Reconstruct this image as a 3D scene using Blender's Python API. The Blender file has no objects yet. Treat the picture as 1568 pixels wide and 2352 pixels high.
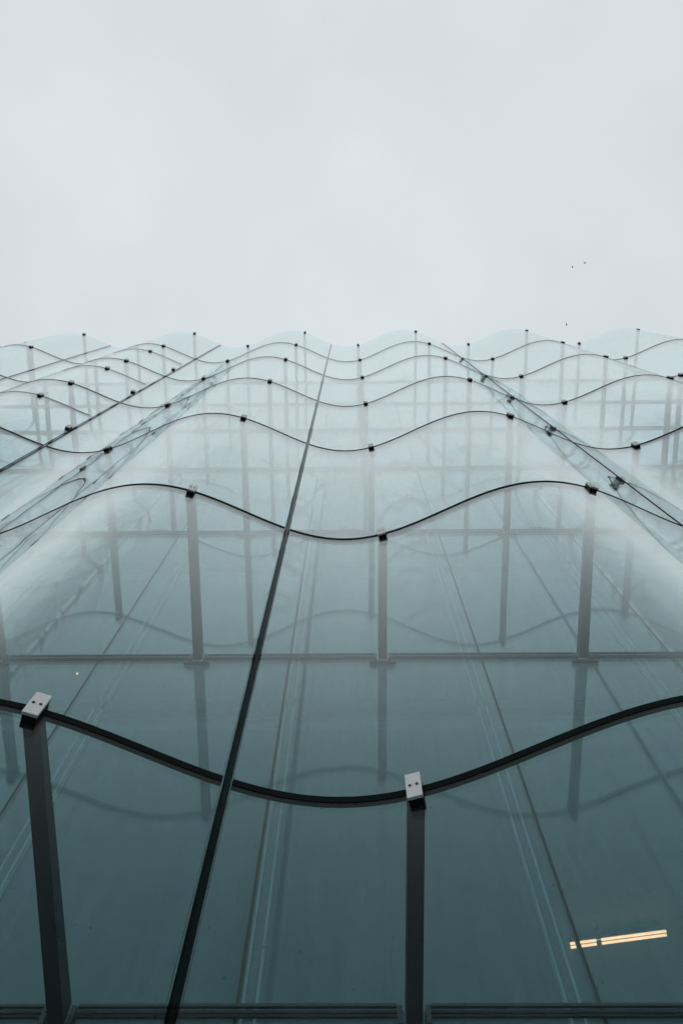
import bpy, bmesh, math, random
from mathutils import Vector, Matrix

random.seed(7)
sc = bpy.context.scene
COL = sc.collection

# ---------------------------------------------------------------- camera
EYE = Vector((0.0, 0.0, 1.6))
FPX, IMW, IMH = 2173.6, 1568.0, 2352.0          # focal length in pixels of a 1568 x 2352 frame
TILT, ROLL = math.radians(14.257), math.radians(1.697)
fwd = Vector((0, math.sin(TILT), math.cos(TILT)))
right0 = Vector((1, 0, 0)); down0 = Vector((0, math.cos(TILT), -math.sin(TILT)))
right = right0 * math.cos(ROLL) - down0 * math.sin(ROLL)
down = right0 * math.sin(ROLL) + down0 * math.cos(ROLL)
cam = bpy.data.cameras.new('camera'); cam_o = bpy.data.objects.new('camera', cam); COL.objects.link(cam_o)
M = Matrix((right, -down, -fwd)).transposed().to_4x4(); M.translation = EYE
cam_o.matrix_world = M
cam.sensor_fit = 'VERTICAL'; cam.sensor_height = 36.0; cam.lens = 36.0 * FPX / IMH
cam.clip_start = 0.05; cam.clip_end = 3000
sc.camera = cam_o

def sight(x, y):
    """direction through a point of the picture"""
    return (fwd + right * ((x - IMW / 2) / FPX) + down * ((y - IMH / 2) / FPX))

# ---------------------------------------------------------------- world: overcast sky
SUN_EL, SUN_AZ = math.radians(25), math.radians(8)      # veiled sun, behind the building
w = bpy.data.worlds.new('World'); sc.world = w; w.use_nodes = True
nt = w.node_tree; nt.nodes.clear()
def N(t, **kw):
    n = nt.nodes.new(t)
    for k, v in kw.items(): setattr(n, k, v)
    return n
out = N('ShaderNodeOutputWorld'); bg = N('ShaderNodeBackground'); bg.inputs['Strength'].default_value = 0.1
sky = N('ShaderNodeTexSky', sky_type='NISHITA'); sky.sun_disc = False
sky.sun_elevation = SUN_EL; sky.sun_rotation = SUN_AZ; sky.dust_density = 6.0; sky.air_density = 1.0
tc = N('ShaderNodeTexCoord'); sep = N('ShaderNodeSeparateXYZ')
nt.links.new(tc.outputs['Generated'], sep.inputs[0])
# cloud layer: brightness of a standard overcast sky (1 + 2 sin h) / 3, slightly mottled
mh = N('ShaderNodeMath', operation='MAXIMUM'); mh.inputs[1].default_value = 0.0
nt.links.new(sep.outputs['Z'], mh.inputs[0])
ma = N('ShaderNodeMath', operation='MULTIPLY_ADD'); ma.inputs[1].default_value = 0.60; ma.inputs[2].default_value = 0.40
nt.links.new(mh.outputs[0], ma.inputs[0])
no = N('ShaderNodeTexNoise'); no.inputs['Scale'].default_value = 3.2; no.inputs['Detail'].default_value = 4.0
no.inputs['Roughness'].default_value = 0.5
nt.links.new(tc.outputs['Generated'], no.inputs['Vector'])
mr = N('ShaderNodeMapRange'); mr.inputs['From Min'].default_value = 0.3; mr.inputs['From Max'].default_value = 0.7
mr.inputs['To Min'].default_value = 0.92; mr.inputs['To Max'].default_value = 1.06
nt.links.new(no.outputs['Fac'], mr.inputs['Value'])
mm = N('ShaderNodeMath', operation='MULTIPLY')
nt.links.new(ma.outputs[0], mm.inputs[0]); nt.links.new(mr.outputs[0], mm.inputs[1])
cl = N('ShaderNodeVectorMath', operation='SCALE'); cl.inputs[0].default_value = (7.50, 8.10, 8.30)
nt.links.new(mm.outputs[0], cl.inputs['Scale'])
mx = N('ShaderNodeMix', data_type='RGBA'); mx.inputs['Factor'].default_value = 0.93
nt.links.new(sky.outputs['Color'], mx.inputs['A']); nt.links.new(cl.outputs[0], mx.inputs['B'])
nt.links.new(mx.outputs['Result'], bg.inputs['Color']); nt.links.new(bg.outputs[0], out.inputs['Surface'])

sun = bpy.data.lights.new('sun', 'SUN'); sun.energy = 0.6; sun.angle = math.radians(12); sun.color = (1.0, 0.96, 0.9)
sun_o = bpy.data.objects.new('sun', sun); COL.objects.link(sun_o)
sd = Vector((math.sin(SUN_AZ) * math.cos(SUN_EL), math.cos(SUN_AZ) * math.cos(SUN_EL), math.sin(SUN_EL)))
sun_o.rotation_euler = sd.to_track_quat('Z', 'Y').to_euler()
sun_o.location = (0, 40, 80)

vs = sc.view_settings
vs.view_transform = 'Standard'; vs.look = 'None'; vs.gamma = 1.0; vs.exposure = 0.0; vs.use_curve_mapping = False
cy = sc.cycles
cy.max_bounces = 9; cy.diffuse_bounces = 2; cy.glossy_bounces = 4; cy.transmission_bounces = 2
cy.transparent_max_bounces = 40; cy.use_adaptive_sampling = True; cy.adaptive_threshold = 0.03; cy.adaptive_min_samples = 16; cy.sample_clamp_indirect = 6.0; cy.use_denoising = True
cy.caustics_reflective = True; cy.blur_glossy = 0.2

# ---------------------------------------------------------------- materials
def new_mat(name):
    m = bpy.data.materials.new(name); m.use_nodes = True
    m.node_tree.nodes.clear(); return m, m.node_tree

def add(t, typ, **kw):
    n = t.nodes.new(typ)
    for k, v in kw.items(): setattr(n, k, v)
    return n

def solid(name, col, rough=0.5, metal=0.0, var=0.12, scale=6.0, bump=0.0, spec=0.5):
    m, t = new_mat(name); o = add(t, 'ShaderNodeOutputMaterial'); p = add(t, 'ShaderNodeBsdfPrincipled')
    p.inputs['Roughness'].default_value = rough; p.inputs['Metallic'].default_value = metal
    p.inputs['Specular IOR Level'].default_value = spec
    g = add(t, 'ShaderNodeNewGeometry'); n = add(t, 'ShaderNodeTexNoise')
    n.inputs['Scale'].default_value = scale; n.inputs['Detail'].default_value = 5.0
    t.links.new(g.outputs['Position'], n.inputs['Vector'])
    r = add(t, 'ShaderNodeMapRange'); r.inputs['From Min'].default_value = 0.25; r.inputs['From Max'].default_value = 0.75
    r.inputs['To Min'].default_value = 1 - var; r.inputs['To Max'].default_value = 1 + var
    t.links.new(n.outputs['Fac'], r.inputs['Value'])
    c = add(t, 'ShaderNodeVectorMath', operation='SCALE'); c.inputs[0].default_value = col
    t.links.new(r.outputs[0], c.inputs['Scale']); t.links.new(c.outputs[0], p.inputs['Base Color'])
    if bump:
        b = add(t, 'ShaderNodeBump'); b.inputs['Strength'].default_value = bump; b.inputs['Distance'].default_value = 0.01
        t.links.new(n.outputs['Fac'], b.inputs['Height']); t.links.new(b.outputs[0], p.inputs['Normal'])
    t.links.new(p.outputs[0], o.inputs['Surface']); return m

def glass(name, tint, f0=0.005, power=5.0, gain=1.0, cap=0.95, haze=(0.46, 0.55, 0.55), wob=0.0, wscale=1.2, dust=0.0, film=0.002, speck=0.0, rough=0.0):
    """clear pane: Fresnel mirror over a tinted clear body, faint ripples, a trace of dust"""
    m, t = new_mat(name); o = add(t, 'ShaderNodeOutputMaterial')
    tr = add(t, 'ShaderNodeBsdfTransparent'); tr.inputs['Color'].default_value = (*tint, 1)
    gl = add(t, 'ShaderNodeBsdfGlossy'); gl.inputs['Roughness'].default_value = rough
    gl.inputs['Color'].default_value = (0.95, 0.985, 0.998, 1)
    g = add(t, 'ShaderNodeNewGeometry')
    if wob:
        mp = add(t, 'ShaderNodeMapping'); mp.inputs['Scale'].default_value = (1.0, 1.0, 0.55)
        t.links.new(g.outputs['Position'], mp.inputs['Vector'])
        n = add(t, 'ShaderNodeTexNoise'); n.inputs['Scale'].default_value = wscale; n.inputs['Detail'].default_value = 2.0
        t.links.new(mp.outputs[0], n.inputs['Vector'])
        b = add(t, 'ShaderNodeBump'); b.inputs['Strength'].default_value = 1.0; b.inputs['Distance'].default_value = wob
        t.links.new(n.outputs['Fac'], b.inputs['Height']); t.links.new(b.outputs[0], gl.inputs['Normal'])
    lw = add(t, 'ShaderNodeLayerWeight'); lw.inputs['Blend'].default_value = 0.5
    pw = add(t, 'ShaderNodeMath', operation='POWER'); pw.inputs[1].default_value = power
    t.links.new(lw.outputs['Facing'], pw.inputs[0])
    fr = add(t, 'ShaderNodeMath', operation='MULTIPLY_ADD'); fr.inputs[1].default_value = gain; fr.inputs[2].default_value = f0
    t.links.new(pw.outputs[0], fr.inputs[0]); fr.use_clamp = True
    cp = add(t, 'ShaderNodeMath', operation='MINIMUM'); cp.inputs[1].default_value = cap
    t.links.new(fr.outputs[0], cp.inputs[0]); fr = cp
    ms = add(t, 'ShaderNodeMixShader')
    t.links.new(fr.outputs[0], ms.inputs[0]); t.links.new(tr.outputs[0], ms.inputs[1]); t.links.new(gl.outputs[0], ms.inputs[2])
    if not dust:
        t.links.new(ms.outputs[0], o.inputs['Surface']); return m
    # dust: rain streaks running down, finest near the joints
    mp2 = add(t, 'ShaderNodeMapping'); mp2.inputs['Scale'].default_value = (9.0, 9.0, 0.7)
    t.links.new(g.outputs['Position'], mp2.inputs['Vector'])
    n2 = add(t, 'ShaderNodeTexNoise'); n2.inputs['Scale'].default_value = 1.6; n2.inputs['Detail'].default_value = 6.0
    n2.inputs['Roughness'].default_value = 0.65
    t.links.new(mp2.outputs[0], n2.inputs['Vector'])
    r2 = add(t, 'ShaderNodeMapRange'); r2.inputs['From Min'].default_value = 0.42; r2.inputs['From Max'].default_value = 0.8
    r2.inputs['To Min'].default_value = film; r2.inputs['To Max'].default_value = film + dust
    t.links.new(n2.outputs['Fac'], r2.inputs['Value'])
    df = add(t, 'ShaderNodeBsdfDiffuse'); df.inputs['Color'].default_value = (*haze, 1)
    oi = add(t, 'ShaderNodeObjectInfo')                       # no two panes equally clean
    vr = add(t, 'ShaderNodeMapRange'); vr.inputs['To Min'].default_value = 0.78; vr.inputs['To Max'].default_value = 1.22
    t.links.new(oi.outputs['Random'], vr.inputs['Value'])
    ml = add(t, 'ShaderNodeMath', operation='MULTIPLY')
    t.links.new(r2.outputs[0], ml.inputs[0]); t.links.new(vr.outputs[0], ml.inputs[1])
    m2 = add(t, 'ShaderNodeMixShader')
    t.links.new(ml.outputs[0], m2.inputs[0]); t.links.new(ms.outputs[0], m2.inputs[1]); t.links.new(df.outputs[0], m2.inputs[2])
    last = m2
    if speck:                                                 # dried specks of dirt
        n3 = add(t, 'ShaderNodeTexNoise'); n3.inputs['Scale'].default_value = 55.0; n3.inputs['Detail'].default_value = 1.0
        t.links.new(g.outputs['Position'], n3.inputs['Vector'])
        r3 = add(t, 'ShaderNodeMapRange'); r3.inputs['From Min'].default_value = 0.765; r3.inputs['From Max'].default_value = 0.80
        r3.inputs['To Max'].default_value = speck
        t.links.new(n3.outputs['Fac'], r3.inputs['Value'])
        d3 = add(t, 'ShaderNodeBsdfDiffuse'); d3.inputs['Color'].default_value = (0.05, 0.05, 0.045, 1)
        last = add(t, 'ShaderNodeMixShader')
        t.links.new(r3.outputs[0], last.inputs[0]); t.links.new(m2.outputs[0], last.inputs[1]); t.links.new(d3.outputs[0], last.inputs[2])
    t.links.new(last.outputs[0], o.inputs['Surface'])
    return m

def emitter(name, col, strength):
    m, t = new_mat(name); o = add(t, 'ShaderNodeOutputMaterial'); e = add(t, 'ShaderNodeEmission')
    e.inputs['Color'].default_value = (*col, 1); e.inputs['Strength'].default_value = strength
    t.links.new(e.outputs[0], o.inputs['Surface']); return m

MAT = dict(
    outer=glass('curved_glass', (0.89, 0.955, 0.96), f0=0.003, power=6.5, gain=2.5, cap=0.62, wob=0.006, wscale=1.1, dust=0.022, speck=0.45),
    inner=glass('flat_glass', (0.82, 0.93, 0.94), f0=0.006, gain=1.7, wob=0.0014, wscale=1.4, dust=0.07, film=0.15, haze=(0.62, 0.86, 0.91)),
    second=glass('rear_glass', (0.82, 0.93, 0.94), f0=0.005),
    slot=glass('gap_darkening', (0.16, 0.22, 0.22), power=8.0, gain=1.1),  # dark tint that stands in for the darkness of the open gaps
    edge=solid('glass_edge', (0.008, 0.022, 0.021), 0.4, spec=0.25),
    gasket=solid('black_rubber', (0.004, 0.007, 0.007), 0.8, spec=0.08),
    plate=solid('brushed_aluminium', (0.78, 0.78, 0.77), 0.42, 0.35, 0.06, 40, 0.05),
    block=solid('dark_clamp_block', (0.012, 0.015, 0.015), 0.6, spec=0.15),
    bolt=solid('bolt_recess', (0.03, 0.03, 0.035), 0.4, 0.5),
    arm=solid('painted_steel', (0.028, 0.042, 0.052), 0.6, 0.0, 0.06, 5, spec=0.25),
    transom=solid('grey_transom', (0.06, 0.075, 0.078), 0.5),
    seal=solid('dark_seal', (0.05, 0.07, 0.07), 0.5),
    mullion=solid('pale_mullion', (0.13, 0.15, 0.15), 0.5),
    fin=solid('pale_fin', (0.62, 0.66, 0.66), 0.5),
    floor=solid('floor_screed', (0.34, 0.36, 0.36), 0.6),
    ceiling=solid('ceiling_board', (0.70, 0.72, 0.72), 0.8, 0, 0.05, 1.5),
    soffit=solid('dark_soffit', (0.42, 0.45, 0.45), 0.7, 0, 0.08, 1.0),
    wall=solid('plaster', (0.55, 0.56, 0.56), 0.8),
    stone=solid('stone_plinth', (0.28, 0.28, 0.27), 0.7, 0, 0.15, 3, 0.3),
    paving=solid('paving', (0.17, 0.17, 0.165), 0.8, 0, 0.2, 0.8, 0.2),
    bird=solid('dark_feathers', (0.02, 0.022, 0.026), 0.7),
    strap=solid('pale_strap', (0.82, 0.84, 0.82), 0.4),
    tube=emitter('warm_tube', (1.0, 0.36, 0.19), 4.6),
)

# ---------------------------------------------------------------- mesh helpers
def box(bm, x0, x1, y0, y1, z0, z1, mi=0):
    v = [bm.verts.new(p) for p in ((x0, y0, z0), (x1, y0, z0), (x1, y1, z0), (x0, y1, z0),
                                   (x0, y0, z1), (x1, y0, z1), (x1, y1, z1), (x0, y1, z1))]
    for q in ((0, 3, 2, 1), (4, 5, 6, 7), (0, 1, 5, 4), (1, 2, 6, 5), (2, 3, 7, 6), (3, 0, 4, 7)):
        f = bm.faces.new([v[i] for i in q]); f.material_index = mi

def mesh(name, bm, *mats, smooth=False, bevel=0.0):
    if bevel:
        bmesh.ops.bevel(bm, geom=list(bm.edges), offset=bevel, segments=2, affect='EDGES', profile=0.5)
    bmesh.ops.recalc_face_normals(bm, faces=bm.faces)
    me = bpy.data.meshes.new(name); bm.to_mesh(me); bm.free()
    for m in mats: me.materials.append(m)
    if smooth:
        for p in me.polygons: p.use_smooth = True
    return me

def box_mesh(name, dims, mat, bevel=0.0):
    bm = bmesh.new(); box(bm, *dims); return mesh(name, bm, mat, bevel=bevel)

def put(name, me, parent=None, loc=(0, 0, 0), rz=0.0):
    o = bpy.data.objects.new(name, me); COL.objects.link(o)
    o.location = loc; o.rotation_euler = (0, 0, rz)
    if parent: o.parent = parent
    return o

def tag(o, label=None, cat=None, group=None, kind=None):
    if label: o['label'] = label
    if cat: o['category'] = cat
    if group: o['group'] = group
    if kind: o['kind'] = kind
    return o

# ---------------------------------------------------------------- ground
bm = bmesh.new(); box(bm, -600, 600, -600, 600, -0.4, 0.0)
tag(put('ground', mesh('ground', bm, MAT['paving'])), kind='structure')

# ---------------------------------------------------------------- the building (local axes: u along the front, v inwards)
YAW = math.radians(2.133)
H = 4.0                                   # height of one row of panes
Z1 = 3.547 + EYE.z                        # first seam above the eye
ZS = [Z1 + (k - 1) * H for k in range(7)] + [28.39 + EYE.z]      # seams 0..7
W, AMP, V0, UT = 3.2636, 0.24044, 1.92327, -0.04818
JPH, CPH, TPH = -52.37, -138.12, 34.69    # phases of joint, crest clamp and trough clamp in degrees
VI, VR = 3.209, 3.63                      # inner glass, rear glass
BAYS = range(-4, 4)
U0 = UT + (BAYS[0] + JPH / 360) * W; U1 = UT + (BAYS[-1] + 1 + JPH / 360) * W
def wave(u): return V0 + AMP * math.cos(2 * math.pi * (u - UT) / W)
def slope(u): return -AMP * 2 * math.pi / W * math.sin(2 * math.pi * (u - UT) / W)

bld = tag(put('glass_building', None), 'tall building fronted by a wavy curtain of clear curved glass panes', 'building')
bld.rotation_euler = (0, 0, -YAW)

TH = 0.020; GAP = 0.042; SEG = 64
def strip(name, th, zlo, zhi, mat_face, mat_edge, off=0.0, t0=0.0, t1=1.0, clear_top=False):
    """one wavelength of the wave as a solid sheet; origin at the joint"""
    bm = bmesh.new(); uj = UT + JPH / 360 * W; rows = []
    for i in range(SEG + 1):
        u = uj + GAP / 2 + (W - GAP) * (t0 + (t1 - t0) * i / SEG); v = wave(u) + off; s = slope(u)
        n = Vector((s, -1)).normalized()
        a = (u - uj + n.x * th / 2, v + n.y * th / 2); b = (u - uj - n.x * th / 2, v - n.y * th / 2)
        rows.append([bm.verts.new((*a, zlo)), bm.verts.new((*a, zhi)), bm.verts.new((*b, zhi)), bm.verts.new((*b, zlo))])
    for i in range(SEG):
        p, q = rows[i], rows[i + 1]
        for j in range(4):
            f = bm.faces.new((p[j], q[j], q[(j + 1) % 4], p[(j + 1) % 4]))
            f.material_index = 0 if j in (0, 2) or (clear_top and j == 1) else 1; f.smooth = True
    for r in (rows[0], rows[-1]):
        f = bm.faces.new(r); f.material_index = 1
    slot_of = {v: (i, j) for i, r in enumerate(rows) for j, v in enumerate(r)}
    for e in bm.edges:                      # keep the sheet's rims crisp
        (i0, j0), (i1, j1) = slot_of[e.verts[0]], slot_of[e.verts[1]]
        if j0 == j1 or i0 == i1 and i0 in (0, SEG): e.smooth = False
    return mesh(name, bm, mat_face, mat_edge)

pane_me = {}
for k in range(7):
    h = round(ZS[k + 1] - ZS[k], 3)
    if h not in pane_me: pane_me[h] = strip('curved_pane', TH, 0.034, h - 0.012, MAT['outer'], MAT['edge'], clear_top=(k == 6))
gasket_me = strip('edge_gasket', TH + 0.006, -0.0115, 0.0335, MAT['gasket'], MAT['gasket'])

strip_me = {h: box_mesh('gap_dark_strip', (-GAP / 2 + 0.003, GAP / 2 - 0.006, 0, 0.006, 0.004, h - 0.004), MAT['slot']) for h in pane_me}  # added strip, darkens the open gap between neighbouring panes
for n in BAYS:
    uj = UT + (n + JPH / 360) * W
    for k in range(7):
        h = round(ZS[k + 1] - ZS[k], 3)
        p = put('curved_pane', pane_me[h], bld, (uj, 0, ZS[k]))
        put('edge_gasket', gasket_me, p)
        if n > BAYS[0]: put('gap_dark_strip', strip_me[h], p, (0, wave(uj) + 0.006, 0))

# clamps and arms
plate_me = box_mesh('front_plate', (-0.036, 0.036, -0.050, -0.034, -0.095, 0.105), MAT['plate'], 0.002)
block_me = box_mesh('clamp_block', (-0.033, 0.033, -0.0335, 0.036, -0.088, 0.10), MAT['block'], 0.002)
bm = bmesh.new(); bmesh.ops.create_cone(bm, segments=14, radius1=0.0075, radius2=0.0075, depth=0.004, cap_ends=True,
                                        matrix=Matrix.Translation((0, -0.0515, 0)) @ Matrix.Rotation(math.pi / 2, 4, 'X'))
bolt_me = mesh('bolt', bm, MAT['bolt'])

def arm_mesh(length):
    bm = bmesh.new(); hw = 0.036
    v = [bm.verts.new(p) for p in ((-hw, 0, -0.045), (hw, 0, -0.045), (hw, 0, 0.03), (-hw, 0, 0.03),
                                   (-hw, length, -0.10), (hw, length, -0.10), (hw, length, 0.03), (-hw, length, 0.03))]
    for q in ((0, 1, 2, 3), (7, 6, 5, 4), (0, 4, 5, 1), (1, 5, 6, 2), (2, 6, 7, 3), (3, 7, 4, 0)):
        bm.faces.new([v[i] for i in q])
    return mesh('support_arm', bm, MAT['arm'], bevel=0.004)

kinds = []
for ph in (CPH, TPH):
    u = ph / 360 * W
    va = wave(UT + u) + 0.034
    kinds.append((u, va, arm_mesh(VI - 0.03 - va)))
# added strips and clamp copies that draw lines between the left bay's seams
line_strip_me = strip('added_line_strip', TH + 0.006, -0.008, 0.008, MAT['gasket'], MAT['gasket'], t0=0.50, t1=0.985)
for k in range(1, 6):
    put('added_line_strip', line_strip_me, bld, (UT + (-2 + JPH / 360) * W, 0, ZS[k] + 0.60 * H))
    for ph, dz in ((CPH, 0.60), (JPH - 6.0, 0.31)):
        ua = UT + (-1 + ph / 360) * W
        c = put('clamp', block_me, bld, (ua, wave(ua), ZS[k] + dz * H), math.atan(slope(ua)))
        c.scale = (0.85, 0.85, 0.8); put('front_plate', plate_me, c)
        for s in (-1, 1): put('bolt', bolt_me, c, (s * 0.0165, 0, 0.004))
foot_me = box_mesh('base_plate', (-0.11, 0.11, -0.022, 0.0, -0.15, -0.118), MAT['seal'], 0.002)
cheek_me = box_mesh('bracket_cheek', (-0.011, 0.011, -0.045, 0.0, -0.117, -0.0125), MAT['transom'])
for n in BAYS:
    for u, va, arm_me in kinds:
        ua = UT + n * W + u
        if not U0 < ua < U1: continue
        for k in range(8):
            z = ZS[k]
            c = put('clamp', block_me, bld, (ua + random.uniform(-.003, .003), wave(ua), z + random.uniform(-.004, .004)),
                    math.atan(slope(ua)) + random.uniform(-.03, .03))
            c.scale = (0.92, 0.9, 0.92); c.rotation_euler.y = random.uniform(-.02, .02)
            put('front_plate', plate_me, c)
            for s in (-1, 1): put('bolt', bolt_me, c, (s * 0.0165, 0, 0.004))
            a = put('support_arm', arm_me, bld, (ua, va, z))
            put('base_plate', foot_me, a, (0, VI - 0.008 - va, 0))
            for s in (-1, 1): put('bracket_cheek', cheek_me, a, (s * 0.062, VI - 0.008 - va, 0))

# inner flat glazing: transoms in lengths between the arms, panes, thin upright seals
CW = W / 2; UI = 1.10818
cells = [m for m in range(-10, 10) if U0 - 0.1 < UI + m * CW and UI + (m + 1) * CW < U1 + CW]
arm_us = sorted(UT + n * W + kd[0] for n in BAYS for kd in kinds)
arm_us = [u for u in arm_us if U0 < u < U1]
tr_me = {}
for k in range(8):
    ends = [U0] + arm_us + [U1]
    for a, b in zip(ends[:-1], ends[1:]):
        L = round(b - a - 0.15, 3)
        if L not in tr_me:
            tr_me[L] = (box_mesh('transom', (0, L, -0.044, -0.028, -0.010, 0.010), MAT['seal'], 0.002),
                        box_mesh('transom_lip', (0, L, -0.026, -0.006, -0.026, -0.0105), MAT['mullion']),
                        box_mesh('lower_rail', (0, L, -0.018, -0.005, -0.040, -0.0265), MAT['seal']))
        t_ = put('transom', tr_me[L][0], bld, (a + 0.075, VI, ZS[k]))
        put('transom_lip', tr_me[L][1], t_); put('lower_rail', tr_me[L][2], t_)
ip_me = {}
for k in range(7):
    h = round(ZS[k + 1] - ZS[k], 3)
    if h not in ip_me:
        ip_me[h] = (box_mesh('flat_pane', (0.009, CW - 0.009, 0, 0.02, 0.008, h - 0.008), MAT['inner']),
                    box_mesh('upright_seal', (-0.008, 0.008, 0.002, 0.03, 0.0, h), MAT['seal']),
                    box_mesh('rear_pane', (0.03, CW - 0.03, 0, 0.012, 0.04, h - 0.04), MAT['second']),
                    box_mesh('rear_transom', (0.036, CW - 0.036, -0.012, 0.05, -0.16, 0.038), MAT['seal'], 0.003),
                    box_mesh('rear_mullion', (-0.024, 0.024, -0.03, 0.06, 0.0, h), MAT['transom'], 0.004),
                    box_mesh('mullion_fin', (-0.007, 0.007, -0.045, 0.0, 0.04, h - 0.165), MAT['fin']))
    for m in cells:
        u = UI + m * CW
        put('flat_pane', ip_me[h][0], bld, (u, VI, ZS[k])); put('upright_seal', ip_me[h][1], bld, (u, VI, ZS[k]))
        put('rear_pane', ip_me[h][2], bld, (u, VR, ZS[k])); put('rear_transom', ip_me[h][3], bld, (u, VR, ZS[k])); rm = put('rear_mullion', ip_me[h][4], bld, (u, VR, ZS[k]))
        for s_ in (-1, 1): put('mullion_fin', ip_me[h][5], rm, (s_ * 0.034, 0, 0))

# floors, ceilings, walls, roof
D = 12.0
for k in range(8):
    z = ZS[k]
    put('floor_slab', box_mesh('floor_slab', (U0, U1, VR + 0.08, D, z - 0.16, z + 0.10), MAT['floor']), bld)
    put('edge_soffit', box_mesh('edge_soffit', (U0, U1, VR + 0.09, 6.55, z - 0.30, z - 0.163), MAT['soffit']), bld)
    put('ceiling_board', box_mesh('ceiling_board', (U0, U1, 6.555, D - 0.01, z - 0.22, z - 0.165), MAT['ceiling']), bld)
put('back_wall', box_mesh('back_wall', (U0, U1, D + 0.003, D + 0.3, 0, ZS[7]), MAT['wall']), bld)
for a, b in ((U0 - 0.25, U0 - 0.003), (U1 + 0.003, U1 + 0.25)):
    put('end_wall', box_mesh('end_wall', (a, b, VI - 0.02, D + 0.3, 0, ZS[7] - 0.05), MAT['wall']), bld)
put('plinth', box_mesh('plinth', (U0, U1, 1.65, VR + 0.1, 0, ZS[0] - 0.17), MAT['stone'], 0.02), bld)

# ---------------------------------------------------------------- twin tube lamp inside
def on_height(x, y, z):
    d = sight(x, y); return EYE + d * ((z - EYE.z) / d.z)
zl = ZS[2] - 0.42
A = on_height(1309, 2172, zl); B = on_height(1529, 2143, zl)
ax = (B - A); L = ax.length; ang = math.atan2(ax.y, ax.x)
lamp = tag(put('tube_lamp', None, None, A, ang), 'lit warm twin tube lamp hanging under the ceiling behind the glass', 'lamp')
def tube_me(r, length):
    bm = bmesh.new(); bmesh.ops.create_cone(bm, segments=12, radius1=r, radius2=r, depth=length, cap_ends=True,
                     matrix=Matrix.Translation((length / 2, 0, 0)) @ Matrix.Rotation(math.pi / 2, 4, 'Y'))
    return mesh('tube', bm, MAT['tube'], smooth=True)
tm = tube_me(0.0115, L)
put('tube', tm, lamp, (0, -0.019, 0)); put('tube', tm, lamp, (0, 0.019, 0))
x0, x1 = L * 0.27, L * 0.32
put('lamp_strap', box_mesh('lamp_strap', (x0, x1, -0.035, 0.05, -0.024, -0.016), MAT['strap'], 0.002), lamp)
put('bracket', box_mesh('bracket', (x0, x1, -0.16, -0.036, -0.018, 0.03), MAT['seal'], 0.004), lamp)
put('hook', box_mesh('hook', (x0 - 0.008, x1 - 0.02, -0.20, -0.161, -0.016, 0.10), MAT['strap'], 0.006), lamp)
put('lamp_tray', box_mesh('lamp_tray', (0.01, L - 0.01, -0.032, 0.032, 0.016, 0.034), MAT['transom'], 0.003), lamp)

dl = on_height(178, 1547, ZS[3] - 0.32)
bm = bmesh.new(); bmesh.ops.create_cone(bm, segments=16, radius1=0.014, radius2=0.011, depth=0.006, cap_ends=True)
lens_me = mesh('lens', bm, MAT['tube'])
bm = bmesh.new(); bmesh.ops.create_cone(bm, segments=16, radius1=0.024, radius2=0.02, depth=0.02, cap_ends=True)
ring_me = mesh('ring', bm, MAT['strap'])
spot = tag(put('downlight', None, None, dl), 'tiny warm downlight glowing behind the panes above the left clamp', 'lamp')
put('lens', lens_me, spot); put('ring', ring_me, spot, (0, 0, 0.0135))

# ---------------------------------------------------------------- birds
def bird_mesh(sweep, dihedral, fold):
    bm = bmesh.new()
    prof = [(-0.16, 0.004), (-0.10, 0.016), (-0.03, 0.026), (0.03, 0.024), (0.07, 0.018), (0.095, 0.006)]
    rings = []
    for x, r in prof:
        rings.append([bm.verts.new((x, r * math.cos(a), 0.9 * r * math.sin(a))) for a in [i * math.pi / 4 for i in range(8)]])
    for p, q in zip(rings[:-1], rings[1:]):
        for i in range(8): bm.faces.new((p[i], q[i], q[(i + 1) % 8], p[(i + 1) % 8]))
    bm.faces.new(rings[0][::-1]); bm.faces.new(rings[-1])
    for s in (-1, 1):
        sec = []
        for t_, ch in ((0.0, 0.085), (0.45, 0.075), (0.8, 0.045), (1.0, 0.008)):
            y = s * (0.012 + 0.20 * t_ * fold); x = 0.045 - sweep * t_ ** 1.7 + 0.02 * math.sin(t_ * 3.1); z = dihedral * t_
            sec.append([bm.verts.new((x, y, z + 0.004)), bm.verts.new((x - ch, y, z + 0.002)), bm.verts.new((x - ch * .5, y, z - 0.004))])
        for p, q in zip(sec[:-1], sec[1:]):
            for i in range(3): bm.faces.new((p[i], q[i], q[(i + 1) % 3], p[(i + 1) % 3]))
        bm.faces.new(sec[0]); bm.faces.new(sec[-1])
        t0 = [bm.verts.new(p) for p in ((-0.13, 0, 0.003), (-0.22, s * 0.045, 0.002), (-0.17, s * 0.008, -0.003))]
        bm.faces.new(t0)
    return mesh('bird', bm, MAT['bird'])
for (x, y, sw, dh, fo, hd, dist, lab) in (
        (1313.5, 613, 0.10, 0.10, 0.8, 2.6, 62, 'small dark bird flying lower left in the upper pair'),
        (1342, 604, 0.14, 0.06, 0.9, 2.2, 60, 'small dark swept-winged bird flying highest of the three'),
        (1300, 745, 0.05, 0.02, 1.0, 3.1, 58, 'small dark bird gliding alone just above the glass edge')):
    o = put('bird', bird_mesh(sw, dh, fo), None, EYE + sight(x, y).normalized() * dist)
    o.rotation_euler = (0.15, 0.1, hd)
    o.scale = (0.5, 0.5, 0.5)
    tag(o, lab, 'bird', 'birds in the sky')
